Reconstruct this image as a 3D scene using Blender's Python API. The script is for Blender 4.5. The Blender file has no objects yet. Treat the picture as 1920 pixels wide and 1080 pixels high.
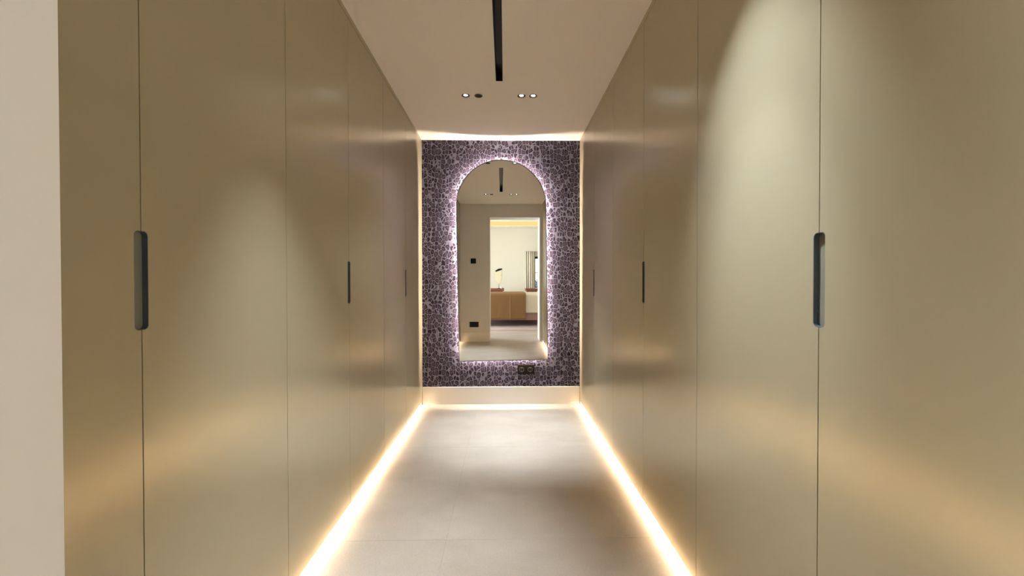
import bpy, bmesh, math, random
from mathutils import Vector, Matrix, Euler
from mathutils.geometry import tessellate_polygon
random.seed(4)
S = bpy.context.scene
COL = S.collection

# ------------------------------------------------------------------ camera
WL, WR = 0.818, 0.738          # distance of the left / right wardrobe fronts from the camera axis
YE = 3.948                     # far (papered) wall
HC = 2.607                     # corridor ceiling
YN = 0.235                     # entry wall, corridor side
YB = -0.165                    # entry wall, bedroom side
DJL, DJR, DH = -0.257, 0.69, 2.36   # doorway jambs and head
CAMH = 1.19
cam_d = bpy.data.cameras.new('camera')
cam = bpy.data.objects.new('camera', cam_d); COL.objects.link(cam)
cam_d.sensor_width = 36.0
cam_d.lens = 36.0 * 747.0 / 1920.0
cam_d.clip_start = 0.02
cam.location = (0, 0, CAMH)
cam.rotation_euler = (math.pi/2 - 0.0102, 0.0011, -0.0170)
S.camera = cam

# ------------------------------------------------------------------ view, world
S.view_settings.view_transform = 'Standard'
S.view_settings.look = 'None'
S.view_settings.gamma = 1.0
S.view_settings.use_curve_mapping = False
S.view_settings.exposure = 1.56
S.cycles.max_bounces = 10
S.cycles.diffuse_bounces = 6
S.cycles.glossy_bounces = 6
S.cycles.sample_clamp_indirect = 6.0
S.cycles.use_denoising = True

w = bpy.data.worlds.new('world'); S.world = w; w.use_nodes = True
nt = w.node_tree; nt.nodes.clear()
sky = nt.nodes.new('ShaderNodeTexSky'); sky.sky_type = 'NISHITA'
sky.sun_disc = False; sky.sun_elevation = math.radians(38); sky.sun_rotation = math.radians(200)
bg = nt.nodes.new('ShaderNodeBackground'); bg.inputs[1].default_value = 0.16
wo = nt.nodes.new('ShaderNodeOutputWorld')
nt.links.new(sky.outputs[0], bg.inputs[0]); nt.links.new(bg.outputs[0], wo.inputs[0])

def area_light(name, loc, rot, sx, sy, power, color):
    d = bpy.data.lights.new(name, 'AREA'); d.shape = 'RECTANGLE'; d.size = sx; d.size_y = sy
    d.energy = power; d.color = color
    o = bpy.data.objects.new(name, d); o.location = loc; o.rotation_euler = rot; COL.objects.link(o); return o
# added daylight panel outside an invented, unseen window in the bedroom side wall
area_light('added_daylight', (-3.95, -2.4, 1.5), (0, -math.pi/2, 0), 2.3, 2.6, 200, (0.86, 0.92, 1.0))

E_STRIP = 88.0      # LED strip under the wardrobes
E_HALO = 190.0       # LED band behind the mirror
P_DOWN = 56.0        # downlight
C_WARM = (1.0, 0.80, 0.54)
C_HALO = (1.0, 0.85, 0.70)
C_SPOT = (0.80, 0.92, 1.0)

# ------------------------------------------------------------------ helpers
def bx(bm, x0, x1, y0, y1, z0, z1, bev=0.0):
    m = bmesh.ops.create_cube(bm, size=1.0)
    vs = m['verts']
    for v in vs:
        v.co = Vector((x0 + (v.co.x+.5)*(x1-x0), y0 + (v.co.y+.5)*(y1-y0), z0 + (v.co.z+.5)*(z1-z0)))
    if bev > 0:
        es = list({e for v in vs for e in v.link_edges})
        bmesh.ops.bevel(bm, geom=es, offset=bev, segments=2, profile=0.5, affect='EDGES')
def lathe(bm, prof, n=32, center=(0,0,0), M=None):
    rings = []
    for r, z in prof:
        rings.append([bm.verts.new((r*math.cos(2*math.pi*i/n), r*math.sin(2*math.pi*i/n), z)) for i in range(n)])
    for a, b in zip(rings, rings[1:]):
        for i in range(n):
            bm.faces.new((a[i], a[(i+1) % n], b[(i+1) % n], b[i]))
    for ring, flip in ((rings[0], True), (rings[-1], False)):
        if Vector(ring[0].co[:2]).length > 1e-5:
            bm.faces.new(list(reversed(ring)) if flip else ring)
    for ring in rings:
        for v in ring:
            if M: v.co = M @ v.co
            v.co += Vector(center)
def prism(bm, pts, d0, d1, f):
    """polygon pts (a,b) extruded between d0 and d1; f(a,b,d)->Vector"""
    A = [bm.verts.new(f(a, b, d0)) for a, b in pts]
    B = [bm.verts.new(f(a, b, d1)) for a, b in pts]
    n = len(pts)
    if n > 8:
        for t in tessellate_polygon([[Vector((a, b, 0)) for a, b in pts]]):
            bm.faces.new([A[i] for i in t]); bm.faces.new([B[i] for i in reversed(t)])
    else:
        bm.faces.new(A); bm.faces.new(list(reversed(B)))
    for i in range(n):
        bm.faces.new((A[i], B[i], B[(i+1) % n], A[(i+1) % n]))
def obj(name, bm, mat, parent=None, smooth=False, normals=True):
    if normals: bmesh.ops.recalc_face_normals(bm, faces=bm.faces[:])
    me = bpy.data.meshes.new(name); bm.to_mesh(me); bm.free()
    if smooth:
        for p in me.polygons: p.use_smooth = True
        try: me.set_sharp_from_angle(angle=math.radians(35))
        except Exception: pass
    if mat: me.materials.append(mat)
    o = bpy.data.objects.new(name, me); COL.objects.link(o)
    if parent: o.parent = parent
    return o
def box(name, dims, mat, parent=None, bev=0.0):
    bm = bmesh.new(); bx(bm, *dims, bev=bev); return obj(name, bm, mat, parent)
def tag(o, label, cat, group=None):
    o['label'] = label; o['category'] = cat
    if group: o['group'] = group
    return o
def thing(name, label, cat, loc=(0,0,0), group=None, rot=(0,0,0)):
    o = bpy.data.objects.new(name, None); COL.objects.link(o)
    o.empty_display_size = 0.1
    o.location = loc; o.rotation_euler = rot
    return tag(o, label, cat, group)
def struct(name, bm, mat):
    o = obj(name, bm, mat); o['kind'] = 'structure'; return o
def sbox(name, *boxes, mat=None, bev=0.0):
    bm = bmesh.new()
    for b in boxes: bx(bm, *b, bev=bev)
    return struct(name, bm, mat)

# ------------------------------------------------------------------ materials
def mat(name, color, rough=0.5, metal=0.0, spec=0.5, bump=None, vary=None, emit=None, coat=0.0):
    m = bpy.data.materials.new(name); m.use_nodes = True
    nt = m.node_tree; b = nt.nodes['Principled BSDF']
    b.inputs['Base Color'].default_value = (*color, 1)
    b.inputs['Roughness'].default_value = rough
    b.inputs['Metallic'].default_value = metal
    b.inputs['Specular IOR Level'].default_value = spec
    b.inputs['Coat Weight'].default_value = coat
    tc = nt.nodes.new('ShaderNodeTexCoord')
    if bump:                                   # (scale, strength, distance)
        n = nt.nodes.new('ShaderNodeTexNoise'); n.inputs['Scale'].default_value = bump[0]; n.inputs['Detail'].default_value = 5
        bp = nt.nodes.new('ShaderNodeBump'); bp.inputs['Strength'].default_value = bump[1]; bp.inputs['Distance'].default_value = bump[2]
        nt.links.new(tc.outputs['Object'], n.inputs['Vector'])
        nt.links.new(n.outputs[0], bp.inputs['Height']); nt.links.new(bp.outputs[0], b.inputs['Normal'])
    if vary:                                   # (scale, amount)
        n = nt.nodes.new('ShaderNodeTexNoise'); n.inputs['Scale'].default_value = vary[0]; n.inputs['Detail'].default_value = 8
        n.inputs['Roughness'].default_value = 0.65
        r = nt.nodes.new('ShaderNodeMapRange'); r.inputs[1].default_value = .25; r.inputs[2].default_value = .75
        r.inputs[3].default_value = 1-vary[1]; r.inputs[4].default_value = 1+vary[1]
        mx = nt.nodes.new('ShaderNodeVectorMath'); mx.operation = 'SCALE'
        mx.inputs[0].default_value = color
        nt.links.new(tc.outputs['Object'], n.inputs['Vector'])
        nt.links.new(n.outputs[0], r.inputs[0]); nt.links.new(r.outputs[0], mx.inputs['Scale'])
        nt.links.new(mx.outputs[0], b.inputs['Base Color'])
    if emit:
        b.inputs['Emission Color'].default_value = (*emit[0], 1); b.inputs['Emission Strength'].default_value = emit[1]
    return m
def emission(name, color, strength):
    m = bpy.data.materials.new(name); m.use_nodes = True
    nt = m.node_tree; nt.nodes.clear()
    e = nt.nodes.new('ShaderNodeEmission'); e.inputs[0].default_value = (*color, 1); e.inputs[1].default_value = strength
    o = nt.nodes.new('ShaderNodeOutputMaterial'); nt.links.new(e.outputs[0], o.inputs[0]); return m
def glass(name):
    m = bpy.data.materials.new(name); m.use_nodes = True
    nt = m.node_tree; nt.nodes.clear()
    t = nt.nodes.new('ShaderNodeBsdfTransparent'); t.inputs[0].default_value = (.93, .96, .95, 1)
    g = nt.nodes.new('ShaderNodeBsdfGlossy'); g.inputs['Roughness'].default_value = 0.02
    fr = nt.nodes.new('ShaderNodeFresnel'); fr.inputs[0].default_value = 1.45
    mx = nt.nodes.new('ShaderNodeMixShader'); o = nt.nodes.new('ShaderNodeOutputMaterial')
    nt.links.new(fr.outputs[0], mx.inputs[0]); nt.links.new(t.outputs[0], mx.inputs[1]); nt.links.new(g.outputs[0], mx.inputs[2])
    nt.links.new(mx.outputs[0], o.inputs[0]); return m

M_LACQ = mat('olive_gold_lacquer', (0.485, 0.43, 0.30), rough=0.24, metal=0.25, spec=0.5, bump=(900, 0.03, 0.001))
M_CARC = mat('carcass_board', (0.30, 0.27, 0.20), rough=0.6)
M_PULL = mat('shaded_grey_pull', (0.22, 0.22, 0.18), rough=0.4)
M_RECESS = mat('blue_grey_recess', (0.075, 0.095, 0.12), rough=0.4)
M_WALL = mat('wall_paint', (0.80, 0.765, 0.73), rough=0.75, bump=(300, 0.04, 0.001))
M_WALL_WARM = mat('warm_lit_wall_paint', (0.80, 0.75, 0.62), rough=0.75, bump=(300, 0.04, 0.001))  # wall paint with the warm bedroom light put into its colour
M_CEIL = mat('ceiling_paint', (0.89, 0.83, 0.77), rough=0.85, bump=(300, 0.03, 0.001))
M_BASE = mat('white_skirting', (0.88, 0.84, 0.79), rough=0.35)
M_GROUT = mat('grout', (0.56, 0.48, 0.40), rough=0.9)
M_BLACK = mat('black_metal', (0.008, 0.008, 0.009), rough=0.45, spec=.25)
M_BLACKG = mat('black_gloss', (0.008, 0.008, 0.010), rough=0.3, spec=.25)
M_MIRROR = mat('mirror_silver', (0.90, 0.91, 0.90), rough=0.0, metal=1.0)
M_EDGE = mat('mirror_edge', (0.012, 0.014, 0.035), rough=0.35, spec=.3)
M_BRONZE = mat('bronze_plate', (0.012, 0.009, 0.006), rough=0.4, metal=0.0, spec=.1)
M_RING = mat('socket_ring', (0.07, 0.06, 0.045), rough=0.4, metal=0.3)
M_PIN = mat('steel_pin', (0.5, 0.5, 0.5), rough=0.3, metal=1.0)
M_REFL = mat('lamp_reflector', (0.03, 0.03, 0.035), rough=0.35, metal=0.3)
M_DARKR = mat('brown_reflector', (0.035, 0.018, 0.012), rough=0.4)
M_LAMP = emission('lamp_glow', C_SPOT, 14.0)
M_STRIP = emission('strip_glow', C_WARM, E_STRIP)
M_HALO = emission('halo_glow', C_HALO, E_HALO)
M_COVE = emission('cove_glow', (1.0, 0.46, 0.16), 0.62)
M_THROW = mat('tan_throw', (0.29, 0.155, 0.06), rough=0.85, bump=(220, 0.5, 0.004), vary=(60, .15))
M_SHEET = mat('cream_linen', (0.80, 0.72, 0.55), rough=0.8, bump=(6, 0.5, 0.05))
M_BEDF = mat('mauve_upholstery', (0.36, 0.22, 0.18), rough=0.8, bump=(300, .3, .002))
M_WOOD = mat('red_brown_wood', (0.20, 0.065, 0.035), rough=0.4, vary=(14, .3))
M_SHADE = mat('cream_shade', (0.72, 0.62, 0.42), rough=0.6)
M_CURT = mat('pale_curtain', (0.80, 0.75, 0.63), rough=0.85, spec=.2)
M_RUG = mat('pale_rug', (0.62, 0.50, 0.46), rough=0.95, bump=(400, .6, .004), vary=(20, .1))
M_WFRAME = mat('black_window_frame', (0.01, 0.012, 0.014), rough=0.4)
M_GLASS = glass('window_glass')
M_LEAF = mat('leaf_green', (0.05, 0.12, 0.03), rough=0.6, vary=(9, .4))
M_TERR = mat('terrace_stone', (0.55, 0.52, 0.48), rough=0.8)

def floor_material():
    m = bpy.data.materials.new('beige_porcelain'); m.use_nodes = True
    nt = m.node_tree; b = nt.nodes['Principled BSDF']
    tc = nt.nodes.new('ShaderNodeTexCoord'); mp = nt.nodes.new('ShaderNodeMapping'); mp.inputs['Scale'].default_value = (1, 1.6, 1)
    nt.links.new(tc.outputs['Object'], mp.inputs[0])
    def noise(s, d, r):
        n = nt.nodes.new('ShaderNodeTexNoise'); n.inputs['Scale'].default_value = s; n.inputs['Detail'].default_value = d
        n.inputs['Roughness'].default_value = r; nt.links.new(mp.outputs[0], n.inputs['Vector']); return n
    big = noise(2.2, 6, .6); fine = noise(120, 6, .75)
    cr = nt.nodes.new('ShaderNodeValToRGB')
    cr.color_ramp.elements[0].position = .3; cr.color_ramp.elements[0].color = (0.54, 0.45, 0.37, 1)
    cr.color_ramp.elements[1].position = .7; cr.color_ramp.elements[1].color = (0.65, 0.565, 0.485, 1)
    nt.links.new(big.outputs[0], cr.inputs[0])
    r = nt.nodes.new('ShaderNodeMapRange'); r.inputs[1].default_value = .3; r.inputs[2].default_value = .7
    r.inputs[3].default_value = .86; r.inputs[4].default_value = 1.10
    nt.links.new(fine.outputs[0], r.inputs[0])
    mx = nt.nodes.new('ShaderNodeVectorMath'); mx.operation = 'SCALE'
    nt.links.new(cr.outputs[0], mx.inputs[0]); nt.links.new(r.outputs[0], mx.inputs['Scale'])
    nt.links.new(mx.outputs[0], b.inputs['Base Color'])
    b.inputs['Roughness'].default_value = 0.42
    bp = nt.nodes.new('ShaderNodeBump'); bp.inputs['Strength'].default_value = .25; bp.inputs['Distance'].default_value = .001
    nt.links.new(fine.outputs[0], bp.inputs['Height']); nt.links.new(bp.outputs[0], b.inputs['Normal'])
    return m
M_FLOOR = floor_material()

def leopard_material():
    m = bpy.data.materials.new('leopard_wallpaper'); m.use_nodes = True
    nt = m.node_tree; b = nt.nodes['Principled BSDF']; L = nt.links
    tc = nt.nodes.new('ShaderNodeTexCoord')
    ns = nt.nodes.new('ShaderNodeTexNoise'); ns.inputs['Scale'].default_value = 40; ns.inputs['Detail'].default_value = 2
    L.new(tc.outputs['Object'], ns.inputs['Vector'])
    sub = nt.nodes.new('ShaderNodeVectorMath'); sub.operation = 'SUBTRACT'; sub.inputs[1].default_value = (.5, .5, .5)
    L.new(ns.outputs['Color'], sub.inputs[0])
    sc = nt.nodes.new('ShaderNodeVectorMath'); sc.operation = 'SCALE'; sc.inputs['Scale'].default_value = 0.020
    L.new(sub.outputs[0], sc.inputs[0])
    ad = nt.nodes.new('ShaderNodeVectorMath'); ad.operation = 'ADD'
    L.new(tc.outputs['Object'], ad.inputs[0]); L.new(sc.outputs[0], ad.inputs[1])
    mp = nt.nodes.new('ShaderNodeMapping'); mp.inputs['Scale'].default_value = (29, 0, 21)
    L.new(ad.outputs[0], mp.inputs[0])
    v = nt.nodes.new('ShaderNodeTexVoronoi'); v.feature = 'DISTANCE_TO_EDGE'; v.inputs['Scale'].default_value = 1.0
    v.inputs['Randomness'].default_value = 0.68
    L.new(mp.outputs[0], v.inputs['Vector'])
    cr = nt.nodes.new('ShaderNodeValToRGB'); e = cr.color_ramp.elements
    net = (0.150, 0.145, 0.20, 1); dark = (0.012, 0.007, 0.016, 1); mid = (0.060, 0.045, 0.070, 1)
    e[0].position = 0.04; e[0].color = net
    e[1].position = 0.09; e[1].color = dark
    for p, c in ((0.15, dark), (0.27, mid)):
        k = e.new(p); k.color = c
    v2 = nt.nodes.new('ShaderNodeTexVoronoi'); v2.inputs['Scale'].default_value = 1.0; v2.inputs['Randomness'].default_value = 0.68
    L.new(mp.outputs[0], v2.inputs['Vector']); L.new(v.outputs['Distance'], cr.inputs[0])
    eg = nt.nodes.new('ShaderNodeMapRange'); eg.inputs[1].default_value = .66; eg.inputs[2].default_value = .78
    eg.inputs[3].default_value = 0; eg.inputs[4].default_value = 1
    L.new(v2.outputs['Distance'], eg.inputs[0])
    mxc = nt.nodes.new('ShaderNodeMix'); mxc.data_type = 'RGBA'; mxc.inputs[7].default_value = net
    L.new(eg.outputs[0], mxc.inputs[0]); L.new(cr.outputs[0], mxc.inputs[6]); L.new(mxc.outputs[2], b.inputs['Base Color'])
    b.inputs['Roughness'].default_value = 0.75; b.inputs['Specular IOR Level'].default_value = 0.15
    return m
M_LEO = leopard_material()

# ------------------------------------------------------------------ structure
BX0, BX1, BY0 = -3.6, 3.6, -5.20       # bedroom
HB = 2.76                               # bedroom soffit height
WX0, WX1 = -WL-0.61, WR+0.61            # backs of the wardrobes
# floor slab and tiles
fl = sbox('floor', (BX0, BX1, BY0, YB, -0.12, -0.003), (WX0, WX1, YB, YE, -0.12, -0.003), mat=M_GROUT)
T = 1.054; J = 0.0006
def tiles(x0, x1, y0, y1):
    k0 = math.floor((x0+0.275)/T); 
    for i in range(k0, k0+12):
        a0, a1 = max(x0, -0.275+i*T+J), min(x1, -0.275+(i+1)*T-J)
        if a1-a0 < 0.02: continue
        for j in range(-9, 3):
            b0, b1 = max(y0, 2.90+j*T+J), min(y1, 2.90+(j+1)*T-J)
            if b1-b0 < 0.02: continue
            bm = bmesh.new(); bx(bm, a0, a1, b0, b1, -0.003, 0.0)
            es = [ed for ed in bm.edges if all(abs(v.co.z) < 1e-6 for v in ed.verts)]
            bmesh.ops.bevel(bm, geom=es, offset=0.0003, segments=1, affect='EDGES')
            obj('tile', bm, M_FLOOR, fl)
tiles(BX0, BX1, BY0, YB-0.0)
tiles(WX0, WX1, YB, YE)

# corridor ceiling with real holes for the slot and the downlights
SX0, SX1, SY0, SY1 = -0.064, -0.016, 1.35, 2.80
LX = (-0.296, -0.199, 0.124, 0.213); LY = (1.146, 3.016)
def holed_ceiling():
    cu = bpy.data.curves.new('c', 'CURVE'); cu.dimensions = '2D'; cu.fill_mode = 'BOTH'; cu.extrude = 0.06
    def poly(pts):
        s = cu.splines.new('POLY'); s.points.add(len(pts)-1); s.use_cyclic_u = True
        for p, q in zip(s.points, pts): p.co = (q[0], q[1], 0, 1)
    poly([(WX0, YN), (WX1, YN), (WX1, YE), (WX0, YE)])
    poly([(SX0, SY0), (SX1, SY0), (SX1, SY1), (SX0, SY1)])
    for y in LY:
        for x in LX:
            poly([(x+0.026*math.cos(2*math.pi*i/32), y+0.026*math.sin(2*math.pi*i/32)) for i in range(32)])
    t = bpy.data.objects.new('tmp', cu); COL.objects.link(t)
    dg = bpy.context.evaluated_depsgraph_get()
    me = bpy.data.meshes.new_from_object(t.evaluated_get(dg))
    bpy.data.objects.remove(t); bpy.data.curves.remove(cu)
    me.materials.clear(); me.materials.append(M_CEIL); me.name = 'ceiling'
    for v in me.vertices: v.co.z += HC+0.06
    o = bpy.data.objects.new('ceiling', me); COL.objects.link(o); o['kind'] = 'structure'
    return o
holed_ceiling()
sbox('ceiling_upper', (WX0, WX1, YN, YE+.1, HC+0.20, HC+0.26), mat=M_CEIL)

sbox('wall_end', (WX0-.1, WX1+.1, YE, YE+0.12, 0.0, HC+0.2), mat=M_LEO)
sbox('wall_left', (WX0-0.1, WX0, YN, YE, 0, HC+0.2), mat=M_WALL)
sbox('wall_right', (WX1, WX1+0.1, YN, YE, 0, HC+0.2), mat=M_WALL)
# thick entry wall with the doorway the photographer stands in
sbox('wall_entry', (BX0, DJL, YB, YN, 0, 3.1), (DJR, BX1, YB, YN, 0, 3.1), (DJL, DJR, YB, YN, DH, 3.1), mat=M_WALL)
# bedroom shell
WY0, WY1, WH = -3.7, -1.1, 2.35          # invented side window, out of view, opened for the added daylight
sbox('wall_bedroom_left', (BX0-.12, BX0, BY0, WY0, 0, 3.1), (BX0-.12, BX0, WY1, YB, 0, 3.1), (BX0-.12, BX0, WY0, WY1, WH, 3.1), (BX0-.12, BX0, WY0, WY1, 0, 0.25), mat=M_WALL_WARM)
sbox('wall_bedroom_right', (BX1, BX1+.12, BY0, YB, 0, 3.1), mat=M_WALL_WARM)
VX0, VX1, VH = 1.00, 2.70, 1.86          # garden door in the far wall
sbox('wall_bedroom_far', (BX0-.12, VX0, BY0-.15, BY0, 0, 3.1), (VX1, BX1+.12, BY0-.15, BY0, 0, 3.1), (VX0, VX1, BY0-.15, BY0, VH, 3.1), mat=M_WALL_WARM)
# tray ceiling with a cove
TX0, TX1, TY0, TY1 = -2.8, 1.06, -4.55, -0.9
sbox('ceiling_bedroom', (BX0, BX1, BY0, TY0, HB, 3.1), (BX0, BX1, TY1, YB, HB, 3.1), (BX0, TX0, TY0, TY1, HB, 3.1), (TX1, BX1, TY0, TY1, HB, 3.1),
     (TX0, TX1, TY0, TY1, 2.96, 3.1), mat=M_CEIL)
bt = 0.045
sbox('trim_1', (WX0, -WL-0.002, YE-bt, YE, 0, HC-.001), mat=M_LACQ)
sbox('trim_2', (WR+0.002, WX1, YE-bt, YE, 0, HC-.001), mat=M_LACQ)
sbox('trim_3', (WX0, -WL-0.002, YN, 0.312, 0, HC-.001), mat=M_LACQ)
sbox('trim_4', (WR+0.002, WX1, YN, 0.327, 0, HC-.001), mat=M_LACQ)
sbox('baseboard_end', (-WL+.001, WR-.001, YE-0.014, YE, 0, 0.172), mat=M_BASE, bev=.0015)
sbox('baseboard_entry', (-WL+.001, DJL, YN, YN+0.014, 0, 0.172), mat=M_BASE, bev=.0015)
sbox('baseboard_bedroom', (BX0, VX0, BY0, BY0+0.014, 0, 0.15), mat=M_BASE, bev=.0015)

# ------------------------------------------------------------------ wardrobes
ZB, ZD, ZT = 0.030, 2.574, HC
HZ0, HZ1 = 1.087, 1.310        # handle recess
HW, G = 0.0175, 0.0015
PD = 0.013
def door_poly(a0, a1, notch_at):
    """door outline in (along, z); half of a rounded pill is cut at notch_at ('lo' or 'hi')"""
    r = 0.011
    a_n = a0 if notch_at == 'lo' else a1
    s = 1 if notch_at == 'lo' else -1
    arc = []
    def q(cx, cz, st, en, n=5):
        return [(cx+s*r*math.cos(math.radians(st+(en-st)*i/n)), cz+r*math.sin(math.radians(st+(en-st)*i/n))) for i in range(n+1)]
    ex = a_n + s*(HW-G)
    arc = q(ex-s*r, HZ0+r, -90, 0) + q(ex-s*r, HZ1-r, 0, 90)
    notch = [(a_n, HZ0)] + arc + [(a_n, HZ1)]
    if notch_at == 'lo':
        return [(a1, ZB), (a1, ZD), (a0, ZD)] + list(reversed(notch)) + [(a0, ZB)]
    return [(a0, ZB), (a0, ZD), (a1, ZD)] + list(reversed(notch)) + [(a1, ZB)]
def wardrobe(side, y0, y1, label, group=None):
    sgn = -1 if side == 'L' else 1
    X = WL if side == 'L' else WR
    th = 0.022
    o = thing('wardrobe', label, 'wardrobe', (sgn*X, (y0+y1)/2, 0), group)
    h = (y1-y0)/2
    def B(name, d0, d1, a0, a1, z0, z1, m):     # d = depth behind the door face
        xs = sorted((sgn*d0, sgn*d1))
        return box(name, (xs[0], xs[1], a0, a1, z0, z1), m, o)
    B('side_panel', th+.002, .60, -h+.001, -h+.018, 0.05, ZD, M_CARC)
    B('side_panel', th+.002, .60, h-.018, h-.001, 0.05, ZD, M_CARC)
    B('top_panel', th+.002, .60, -h+.018, h-.018, ZD-.02, ZD, M_CARC)
    B('bottom_panel', th+.002, .60, -h+.018, h-.018, 0.05, 0.07, M_CARC)
    B('back_panel', .59, .60, -h+.018, h-.018, 0.07, ZD-.02, M_CARC)
    B('plinth', .060, .075, -h+.001, h-.001, 0.0, 0.05, M_LACQ)
    B('cornice', 0.0, .02, -h+.0008, h-.0008, ZD+.004, ZT-.0005, M_LACQ)
    f = lambda a, b, d: Vector((sgn*d, a, b))
    for a0, a1, n in ((-h+G, -G, 'hi'), (G, h-G, 'lo')):
        bm = bmesh.new(); prism(bm, door_poly(a0, a1, n), 0, th, f)
        d = obj('door', bm, M_LACQ, o)
    # finger pull routed behind the notch: a shallow dark channel
    bm = bmesh.new()
    def pill(hw, z0, z1, r):
        return [(cx+r*math.cos(math.radians(a)), cz+r*math.sin(math.radians(a))) for cx, cz, st in
                ((hw-r, z0+r, -90), (hw-r, z1-r, 0), (-hw+r, z1-r, 90), (-hw+r, z0+r, 180)) for a in [st+18*k for k in range(6)]]
    prism(bm, pill(HW-.0012, HZ0+.0012, HZ1-.0012, .010), PD, th+.001, f)
    fp = obj('finger_pull', bm, M_PULL, o)
    # dark lining on the cut edge of the notch
    bm = bmesh.new(); po, pi_ = pill(HW-.0001, HZ0+.0001, HZ1-.0001, .011), pill(HW-.001, HZ0+.001, HZ1-.001, .0101)
    V = [[bm.verts.new(f(a, b, d)) for a, b in P] for P in (po, pi_) for d in (.0008, PD+.002)]
    n = len(po)
    for i in range(n):
        j = (i+1) % n
        for p, q in ((0, 1), (1, 3), (3, 2), (2, 0)):
            bm.faces.new((V[p][i], V[p][j], V[q][j], V[q][i]))
    obj('edge_lining', bm, M_RECESS, o)
    return o
LY0, RY0, DW = 0.314, 0.329, 0.596
for i in range(3):
    wardrobe('L', LY0+2*i*DW, LY0+2*(i+1)*DW, ['olive gold two door wardrobe on the left side, nearest the white door jamb',
        'olive gold two door wardrobe in the middle of the left row', 'olive gold two door wardrobe on the left, next to the leopard wallpaper'][i], 'built in wardrobes along both sides of the corridor')
for i in range(3):
    wardrobe('R', RY0+2*i*DW, RY0+2*(i+1)*DW, ['olive gold two door wardrobe nearest on the right, washed by a bright spotlight',
        'olive gold two door wardrobe in the middle of the right row', 'olive gold two door wardrobe on the right, next to the leopard wallpaper'][i], 'built in wardrobes along both sides of the corridor')

# LED strips under the wardrobe fronts
for sgn, X, lab in ((-1, WL, 'warm white light strip glowing under the left wardrobes'), (1, WR, 'warm white light strip glowing under the right wardrobes')):
    t = thing('light_strip', lab, 'light strip', (sgn*(X+.03), (LY0+YE)/2, 0), 'light strips under the wardrobes')
    h = (YE-.05-LY0)/2
    xs = sorted((sgn*0.006, sgn*0.012)); box('profile', (xs[0], xs[1], -h, h, 0.028, 0.044), M_BASE, t)
    xs = sorted((sgn*-0.004, sgn*0.006)); box('diffuser', (xs[0], xs[1], -h, h, 0.031, 0.042), M_STRIP, t)

# ------------------------------------------------------------------ arched mirror with halo light
MW, MH = 0.878, 1.965
mir = thing('wall_mirror', 'tall arched frameless mirror with glowing halo on the leopard wallpaper', 'mirror', (-0.030, YE-0.045, 0.4345+MH/2),
            rot=(0.0125, -0.0148, 0.0044))
def arch(inset=0.0, n=48):
    r = MW/2-inset; zc = MH/2-MW/2; zb = -MH/2+inset
    p = [(-r, zb), (r, zb)]
    p += [(r*math.cos(math.pi*i/n), zc+r*math.sin(math.pi*i/n)) for i in range(n+1)]
    return p
fm = lambda a, b, d: Vector((a, d, b))
bm = bmesh.new(); prism(bm, arch(0.006), -0.0005, 0.0045, fm); obj('glass', bm, M_MIRROR, mir)
bm = bmesh.new()
A, Bp = arch(0), arch(0.006)
for d0, d1, P, Q in ((0, 0, 0, 0),):
    n = len(A)
    ao = [bm.verts.new(fm(a, b, -.001)) for a, b in A]; ai = [bm.verts.new(fm(a, b, -.001)) for a, b in Bp]
    bo = [bm.verts.new(fm(a, b, .005)) for a, b in A]; bi = [bm.verts.new(fm(a, b, .005)) for a, b in Bp]
    for i in range(n):
        j = (i+1) % n
        bm.faces.new((ao[i], ao[j], ai[j], ai[i])); bm.faces.new((bo[i], bi[i], bi[j], bo[j]))
        bm.faces.new((ao[i], bo[i], bo[j], ao[j])); bm.faces.new((ai[i], ai[j], bi[j], bi[i]))
obj('frame', bm, M_EDGE, mir)
bm = bmesh.new(); prism(bm, arch(0.06), 0.0052, 0.028, fm); obj('back_box', bm, M_BASE, mir)
# LED ribbon round the back box, facing outwards
bm = bmesh.new()
P = arch(0.050); n = len(P)
a_ = [bm.verts.new(fm(x, z, .020)) for x, z in P]; b_ = [bm.verts.new(fm(x, z, .026)) for x, z in P]
c_ = [bm.verts.new(fm(x, z, .020)) for x, z in arch(.052)]; d_ = [bm.verts.new(fm(x, z, .026)) for x, z in arch(.052)]
for i in range(n):
    j = (i+1) % n
    bm.faces.new((a_[i], b_[i], b_[j], a_[j])); bm.faces.new((c_[i], c_[j], d_[j], d_[i]))
    bm.faces.new((a_[i], a_[j], c_[j], c_[i])); bm.faces.new((b_[i], d_[i], d_[j], b_[j]))
obj('light_ribbon', bm, M_HALO, mir)

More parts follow.
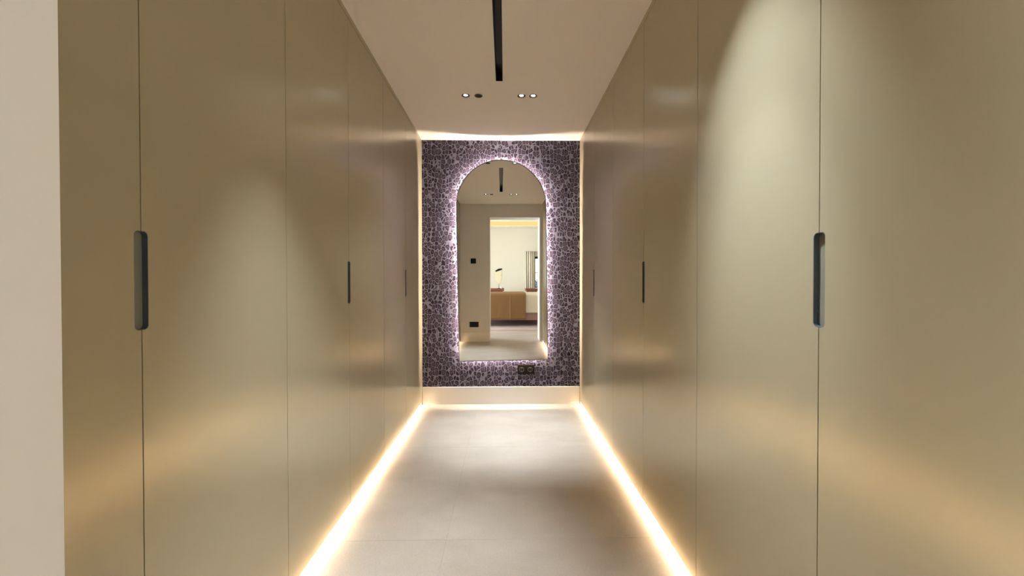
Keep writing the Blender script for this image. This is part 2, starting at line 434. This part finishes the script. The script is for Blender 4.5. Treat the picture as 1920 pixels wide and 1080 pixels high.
# ------------------------------------------------------------------ outlets and switches
def socket_thing(name, label, cat, loc, face, w_, h_, n, rings=True, ringmat=None, plate=None):
    """face=-1: looks towards -y (on the end wall); face=+1: looks towards +y"""
    t = thing(name, label, cat, loc)
    f = lambda d: sorted((0, face*d))
    y = f(.009); box('plate', (-w_/2, w_/2, y[0], y[1], -h_/2, h_/2), plate or M_BRONZE, t, bev=.0015)
    step = w_/n
    for i in range(n):
        cx = -w_/2+step*(i+.5)
        Mx = Matrix.Rotation(math.radians(90)*(1 if face < 0 else -1), 4, 'X')
        if rings:
            bm = bmesh.new()
            lathe(bm, [(.025, 0), (.025, .003), (.0225, .004), (.021, .001), (.0001, .0008)], 28, (cx, face*.009, 0), Mx)
            r = obj('socket_ring', bm, ringmat or M_RING, t, smooth=True)
            bm = bmesh.new()
            lathe(bm, [(.0205, .001), (.0205, .0018), (.0001, .0019)], 28, (cx, face*.009, 0), Mx)
            well = obj('socket_well', bm, M_BLACK, t)
            for dz in (-.0145, .0145):
                yy = sorted((face*.0095, face*.0135)); box('earth_clip', (cx-.002, cx+.002, yy[0], yy[1], dz-.002, dz+.002), M_PIN, well)
        else:
            yy = sorted((face*.009, face*.0115))
            box('rocker', (cx-step*.42, cx+step*.42, yy[0], yy[1], -h_*.38, h_*.38), M_BLACKG, t, bev=.001)
    return t
socket_thing('double_socket', 'black and bronze double power socket below the arched mirror', 'socket', (0.204, YE, 0.341), -1, .168, .094, 2)
socket_thing('triple_socket', 'black triple socket low on the beige entry wall, seen in the mirror', 'socket', (-0.56, YN, 0.327), 1, .172, .10, 3, ringmat=M_BLACK, plate=M_BLACK)
socket_thing('thermostat', 'small square black thermostat on the entry wall, seen in the mirror', 'thermostat', (-0.569, YN, 1.533), 1, .095, .095, 1, rings=False, plate=M_BLACK)
hp = box('access_flap', (-0.312, -0.09, YE-.0022, YE-.0001, 0.296, 0.392), M_LEO, bev=.0006)
tag(hp, 'flush access flap covered in the same leopard wallpaper under the mirror', 'access flap')

# ------------------------------------------------------------------ ceiling slot and downlights
t = thing('track_recess', 'long narrow black recessed light track in the middle of the ceiling', 'track light', ((SX0+SX1)/2, (SY0+SY1)/2, HC))
hw, hl = (SX1-SX0)/2, (SY1-SY0)/2
bm = bmesh.new()
g = .0006
bx(bm, -hw+g, -hw+.003, -hl+g, hl-g, 0.0, .075); bx(bm, hw-.003, hw-g, -hl+g, hl-g, 0.0, .075)
bx(bm, -hw+.003, hw-.003, -hl+g, -hl+.003, 0.0, .075); bx(bm, -hw+.003, hw-.003, hl-.003, hl-g, 0.0, .075)
obj('channel', bm, M_BLACK, t)
bm = bmesh.new(); bx(bm, -hw+.003, hw-.003, -hl+.003, hl-.003, .060, .075); obj('track', bm, M_BLACKG, t)
for x in (-.012, .012): box('track_rail', (x-.002, x+.002, -hl+.01, hl-.01, .052, .060), M_BLACKG, t)

def downlight(x, y, lit, label, aim=None, power=P_DOWN, cone=43, blend=1.0):
    t = thing('downlight', label, 'downlight', (x, y, HC), 'recessed ceiling downlights')
    bm = bmesh.new()
    lathe(bm, [(.0255, .004), (.0300, .0), (.0305, -.002), (.0285, -.0035), (.0245, -.0032), (.0235, .0), (.0232, .01)], 36)
    obj('trim_ring', bm, M_BLACK if lit else M_DARKR, t, smooth=True)
    bm = bmesh.new()
    n = 32; prof = [(.0236, .000), (.0195, .003), (.0150, .0035)]
    rings = [[bm.verts.new((r*math.cos(2*math.pi*i/n), r*math.sin(2*math.pi*i/n), z)) for i in range(n)] for r, z in prof]
    for a, b in zip(rings, rings[1:]):
        for i in range(n): bm.faces.new((a[i], a[(i+1) % n], b[(i+1) % n], b[i]))
    obj('reflector', bm, M_REFL if lit else M_DARKR, t, smooth=True)
    bm = bmesh.new(); lathe(bm, [(.0001, .0032), (.0152, .0034), (.0152, .014), (.0001, .014)], 28)
    obj('lamp', bm, M_LAMP if lit else M_BLACK, t)
    if lit:
        d = bpy.data.lights.new('spot', 'SPOT'); d.energy = power; d.color = C_SPOT
        d.spot_size = math.radians(cone); d.spot_blend = blend; d.shadow_soft_size = .012
        s = bpy.data.objects.new('spot_beam', d); COL.objects.link(s); s.parent = t
        s.location = (0, 0, -.016)
        if aim is not None:
            v = Vector(aim) - Vector((x, y, HC)); s.rotation_euler = v.to_track_quat('-Z', 'Y').to_euler()
    return t
downlight(LX[0], LY[1], True, 'leftmost lit downlight of the group before the mirror', aim=(LX[0], 3.2, 0))
downlight(LX[1], LY[1], False, 'unlit brown downlight of the group before the mirror', aim=(LX[0], 3.2, 0))
downlight(LX[2], LY[1], True, 'lit downlight of the group before the mirror, inner one on the right', aim=(.13, 3.2, 0))
downlight(LX[3], LY[1], True, 'lit downlight of the group before the mirror, outer one on the right', aim=(.24, 3.2, 0))
downlight(LX[0], LY[0], True, 'lit downlight of the doorway group, outer one, seen in the mirror left', aim=(-.50, 1.60, 0), power=85, cone=46)
downlight(LX[1], LY[0], False, 'unlit downlight of the doorway group, seen in the mirror')
downlight(LX[2], LY[0], True, 'lit downlight of the doorway group, third along, seen in the mirror', aim=(WR, 1.14, 1.12), power=36, cone=30, blend=1.0)
downlight(LX[3], LY[0], True, 'lit downlight of the doorway group, farthest right, seen in the mirror', aim=(WR, 1.14, 1.36), power=40, cone=47, blend=1.0)

# ------------------------------------------------------------------ bedroom, seen in the mirror
# cove light band round the tray
t = thing('cove_light', 'warm orange cove light band round the bedroom ceiling tray', 'cove light', ((TX0+TX1)/2, (TY0+TY1)/2, HB))
ax, ay = (TX1-TX0)/2, (TY1-TY0)/2
for d in ((-ax+.001, ax-.001, -ay+.001, -ay+.012), (-ax+.001, ax-.001, ay-.012, ay-.001), (-ax+.001, -ax+.012, -ay+.013, ay-.013), (ax-.012, ax-.001, -ay+.013, ay-.013)):
    box('light_band', (*d, .015, .14), M_COVE, t)

# bed
BFX0, BFX1, BFY1, BFY0 = -1.05, 1.15, -1.90, -3.95
bed = thing('bed', 'wide bed with mauve upholstered base, seen in the mirror', 'bed', ((BFX0+BFX1)/2, (BFY0+BFY1)/2, 0))
bw, bl = (BFX1-BFX0)/2, (BFY1-BFY0)/2
box('bed_base', (-bw, bw, -bl, bl, .155, .36), M_BEDF, bed, bev=.02)
box('mattress', (-bw+.01, bw-.01, -bl, bl-.01, .36, .74), M_SHEET, bed, bev=.06)
for sx in (-1, 1):
    for sy in (-1, 1):
        bm = bmesh.new(); lathe(bm, [(.02, .012), (.03, .155)], 16, (sx*(bw-.15), sy*(bl-.15), 0)); obj('leg', bm, M_BLACK, bed)
def drape(name, x0, x1, ytop, zt, zdrop, amp, seed, mat_, label, cat, off, crease=None):
    """cloth lying on the bed and hanging over its near edge"""
    rnd = random.Random(seed)
    path = [(ytop, zt)]
    n = 12
    for i in range(1, n): path.append((ytop+(BFY1-.02-ytop)*i/n, zt))
    for i in range(7):
        a = math.pi/2*i/6; path.append((BFY1-.03+(.03+off)*math.sin(a), zt-.05+.05*math.cos(a)))
    m = 12
    for i in range(1, m+1): path.append((BFY1+off, zt-.05-(zt-.05-zdrop)*i/m))
    nx = 150
    bm = bmesh.new(); grid = []
    for i in range(nx+1):
        x = x0+(x1-x0)*i/nx; row = []
        for k, (y, z) in enumerate(path):
            hang = max(0, k-(n+6))/m
            wv = amp*(math.sin(x*9+seed)+.6*math.sin(x*23+seed*2+k*.3))*(0.25+hang)
            cr_ = 0.014*math.exp(-((x-crease)/.012)**2) if crease is not None else 0.0
            row.append(bm.verts.new((x, y+(cr_ if hang > 0 else 0)+(max(0, wv+amp*.5) if hang > 0 else 0)+.004, z+(0 if hang > 0 else abs(wv)))))
        grid.append(row)
    for a, b in zip(grid, grid[1:]):
        for k in range(len(path)-1): bm.faces.new((a[k], b[k], b[k+1], a[k+1]))
    o = obj(name, bm, mat_, None, smooth=True)
    sm = o.modifiers.new('thickness', 'SOLIDIFY'); sm.thickness = .010; sm.offset = 1
    return tag(o, label, cat)
drape('duvet', BFX0+.02, BFX1-.02, -3.3, .775, .34, .008, 3, M_SHEET, 'cream linen duvet hanging over the bed edge, seen in the mirror', 'duvet', .012)
th_ = drape('throw', BFX0+.02, 0.552, -2.75, .812, .185, .006, 7, M_THROW, 'tan woven throw spread over the bed, seen in the mirror', 'throw', .066, crease=0.18)
# rug
rg = box('rug', (-1.5, 1.5, -3.6, -1.25, 0.0, 0.012), M_RUG, bev=.004); tag(rg, 'pale pink rug under the bed, seen in the mirror', 'rug')

# nightstands beyond the bed
def console(x0, x1, label):
    t = thing('console_table', label, 'console', ((x0+x1)/2, -4.35, 0), 'wooden consoles behind the bed')
    h = (x1-x0)/2
    box('table_top', (-h, h, -.2, .2, .78, .85), M_WOOD, t, bev=.004)
    box('drawer', (-h+.03, h-.03, -.17, .17, .66, .78), M_WOOD, t, bev=.003)
    for sx in (-1, 1):
        for sy in (-1, 1): box('leg', (sx*(h-.04)-.015, sx*(h-.04)+.015, sy*.16-.015, sy*.16+.015, 0, .66), M_BLACK, t)
    return t
console(-0.72, 0.04, 'red brown wooden console behind the bed, under the table lamp')
console(0.69, 1.06, 'red brown wooden console behind the bed, under the curtain')
# lamp with a shield-shaped shade
lx = -0.117
t = thing('table_lamp', 'table lamp with cream shield shaped shade and dark cap, on the console', 'lamp', (lx, -4.25, .85))
bm = bmesh.new(); lathe(bm, [(.055, 0), (.055, .008), (.01, .014), (.006, .02), (.006, .16), (.0001, .16)], 24); obj('stem', bm, M_BLACK, t, smooth=True)
shp = [(-.10, .50), (-.105, .40), (-.09, .28), (-.05, .18), (0, .13), (.05, .17), (.095, .27), (.105, .38), (.10, .57), (.0, .53)]
f2 = lambda a, b, d: Vector((a, d, b))
bm = bmesh.new(); prism(bm, shp, -.035, .035, f2)
bmesh.ops.bevel(bm, geom=bm.edges[:], offset=.01, segments=2, affect='EDGES'); obj('lamp_shade', bm, M_SHADE, t)
bm = bmesh.new(); prism(bm, [(-.103, .50), (.0, .532), (.103, .572), (.104, .605), (0, .60), (-.104, .545)], -.04, .04, f2)
bmesh.ops.bevel(bm, geom=bm.edges[:], offset=.006, segments=2, affect='EDGES'); obj('cap', bm, M_BLACK, t)
# small white bowl beside it
bm = bmesh.new(); lathe(bm, [(.02, 0), (.035, .02), (.042, .05), (.039, .05), (.032, .022), (.0001, .012)], 24, (-.04, -4.17, .85))
bw_ = obj('bowl', bm, M_BASE, smooth=True); tag(bw_, 'small white bowl beside the table lamp on the console', 'bowl')

# curtain
bm = bmesh.new(); rows = []
zz = [0.02+2.0*i/10 for i in range(11)]; nx = 64
for i in range(nx+1):
    s = i/nx; x = 0.735+.315*s
    rows.append([bm.verts.new((x+.008*math.sin(s*40+z), BY0+.11+.05*math.sin(s*2*math.pi*5)*(1-.25*z/2), z)) for z in zz])
for a, b in zip(rows, rows[1:]):
    for k in range(len(zz)-1): bm.faces.new((a[k], b[k], b[k+1], a[k+1]))
t = thing('curtain', 'pale full length curtain gathered beside the bedroom garden door', 'curtain', (0, 0, 0))
c = obj('curtain_panel', bm, M_CURT, t, smooth=True); sm = c.modifiers.new('thickness', 'SOLIDIFY'); sm.thickness = .003
box('curtain_rail', (0.70, 2.78, BY0, BY0+.13, 2.02, 2.045), M_WALL, t)

# garden door in the far wall and added unseen window in the side wall
def window(name, a0, a1, z0, z1, plane, axis, bars_a, bars_z):
    def bb(bm, p0, p1, q0, q1, d0, d1):
        if axis == 'x': bx(bm, p0, p1, plane+d0, plane+d1, q0, q1)
        else: bx(bm, plane+d0, plane+d1, p0, p1, q0, q1)
    bm = bmesh.new(); fw = .075
    bb(bm, a0, a0+fw, z0, z1, -.04, .03); bb(bm, a1-fw, a1, z0, z1, -.04, .03)
    bb(bm, a0+fw, a1-fw, z1-fw, z1, -.04, .03); bb(bm, a0+fw, a1-fw, z0, z0+fw, -.04, .03)
    wn = struct(name, bm, M_WFRAME)
    for a in bars_a:
        b2 = bmesh.new(); bb(b2, a-.03, a+.03, z0+fw, z1-fw, -.03, .02); obj('mullion', b2, M_WFRAME, wn)
    for z in bars_z:
        b2 = bmesh.new(); bb(b2, a0+fw, a1-fw, z-.012, z+.012, -.025, .015); obj('glazing_bar', b2, M_WFRAME, wn)
    b2 = bmesh.new(); bb(b2, a0+fw, a1-fw, z0+fw, z1-fw, -.008, -.004); obj('pane', b2, M_GLASS, wn)
window('window_1', VX0, VX1, 0.0, VH, BY0-.08, 'x', (1.85,), (1.33,))
window('added_window', WY0, WY1, 0.25, WH, BX0-.06, 'y', (-2.4,), ())
# terrace and shrub outside
sbox('floor_terrace', (0.0, 6.0, -9.5, BY0-.15, -.12, -.01), mat=M_TERR)
sbox('wall_garden', (0.0, 6.0, -9.3, -9.1, -.01, 1.0), mat=M_WALL)
t = thing('shrub', 'dark green shrub on the terrace beyond the garden door glass', 'shrub', (1.9, -8.0, 0))
bm = bmesh.new(); lathe(bm, [(.05, 0), (.035, .5), (.02, .9)], 10); obj('stem', bm, M_WOOD, t)
bm = bmesh.new(); rnd = random.Random(2)
for i in range(900):
    p = Vector((rnd.gauss(0, .28), rnd.gauss(0, .28), .95+rnd.gauss(0, .22)))
    q = Euler((rnd.uniform(0, 6), rnd.uniform(0, 6), rnd.uniform(0, 6))).to_matrix()
    vs = [bm.verts.new(p+q @ Vector(c_)) for c_ in ((-.05, 0, 0), (0, -.02, .006), (.05, 0, 0), (0, .02, .006))]
    bm.faces.new(vs)
fo = obj('foliage', bm, M_LEAF, t, normals=False); fo['kind'] = 'stuff'
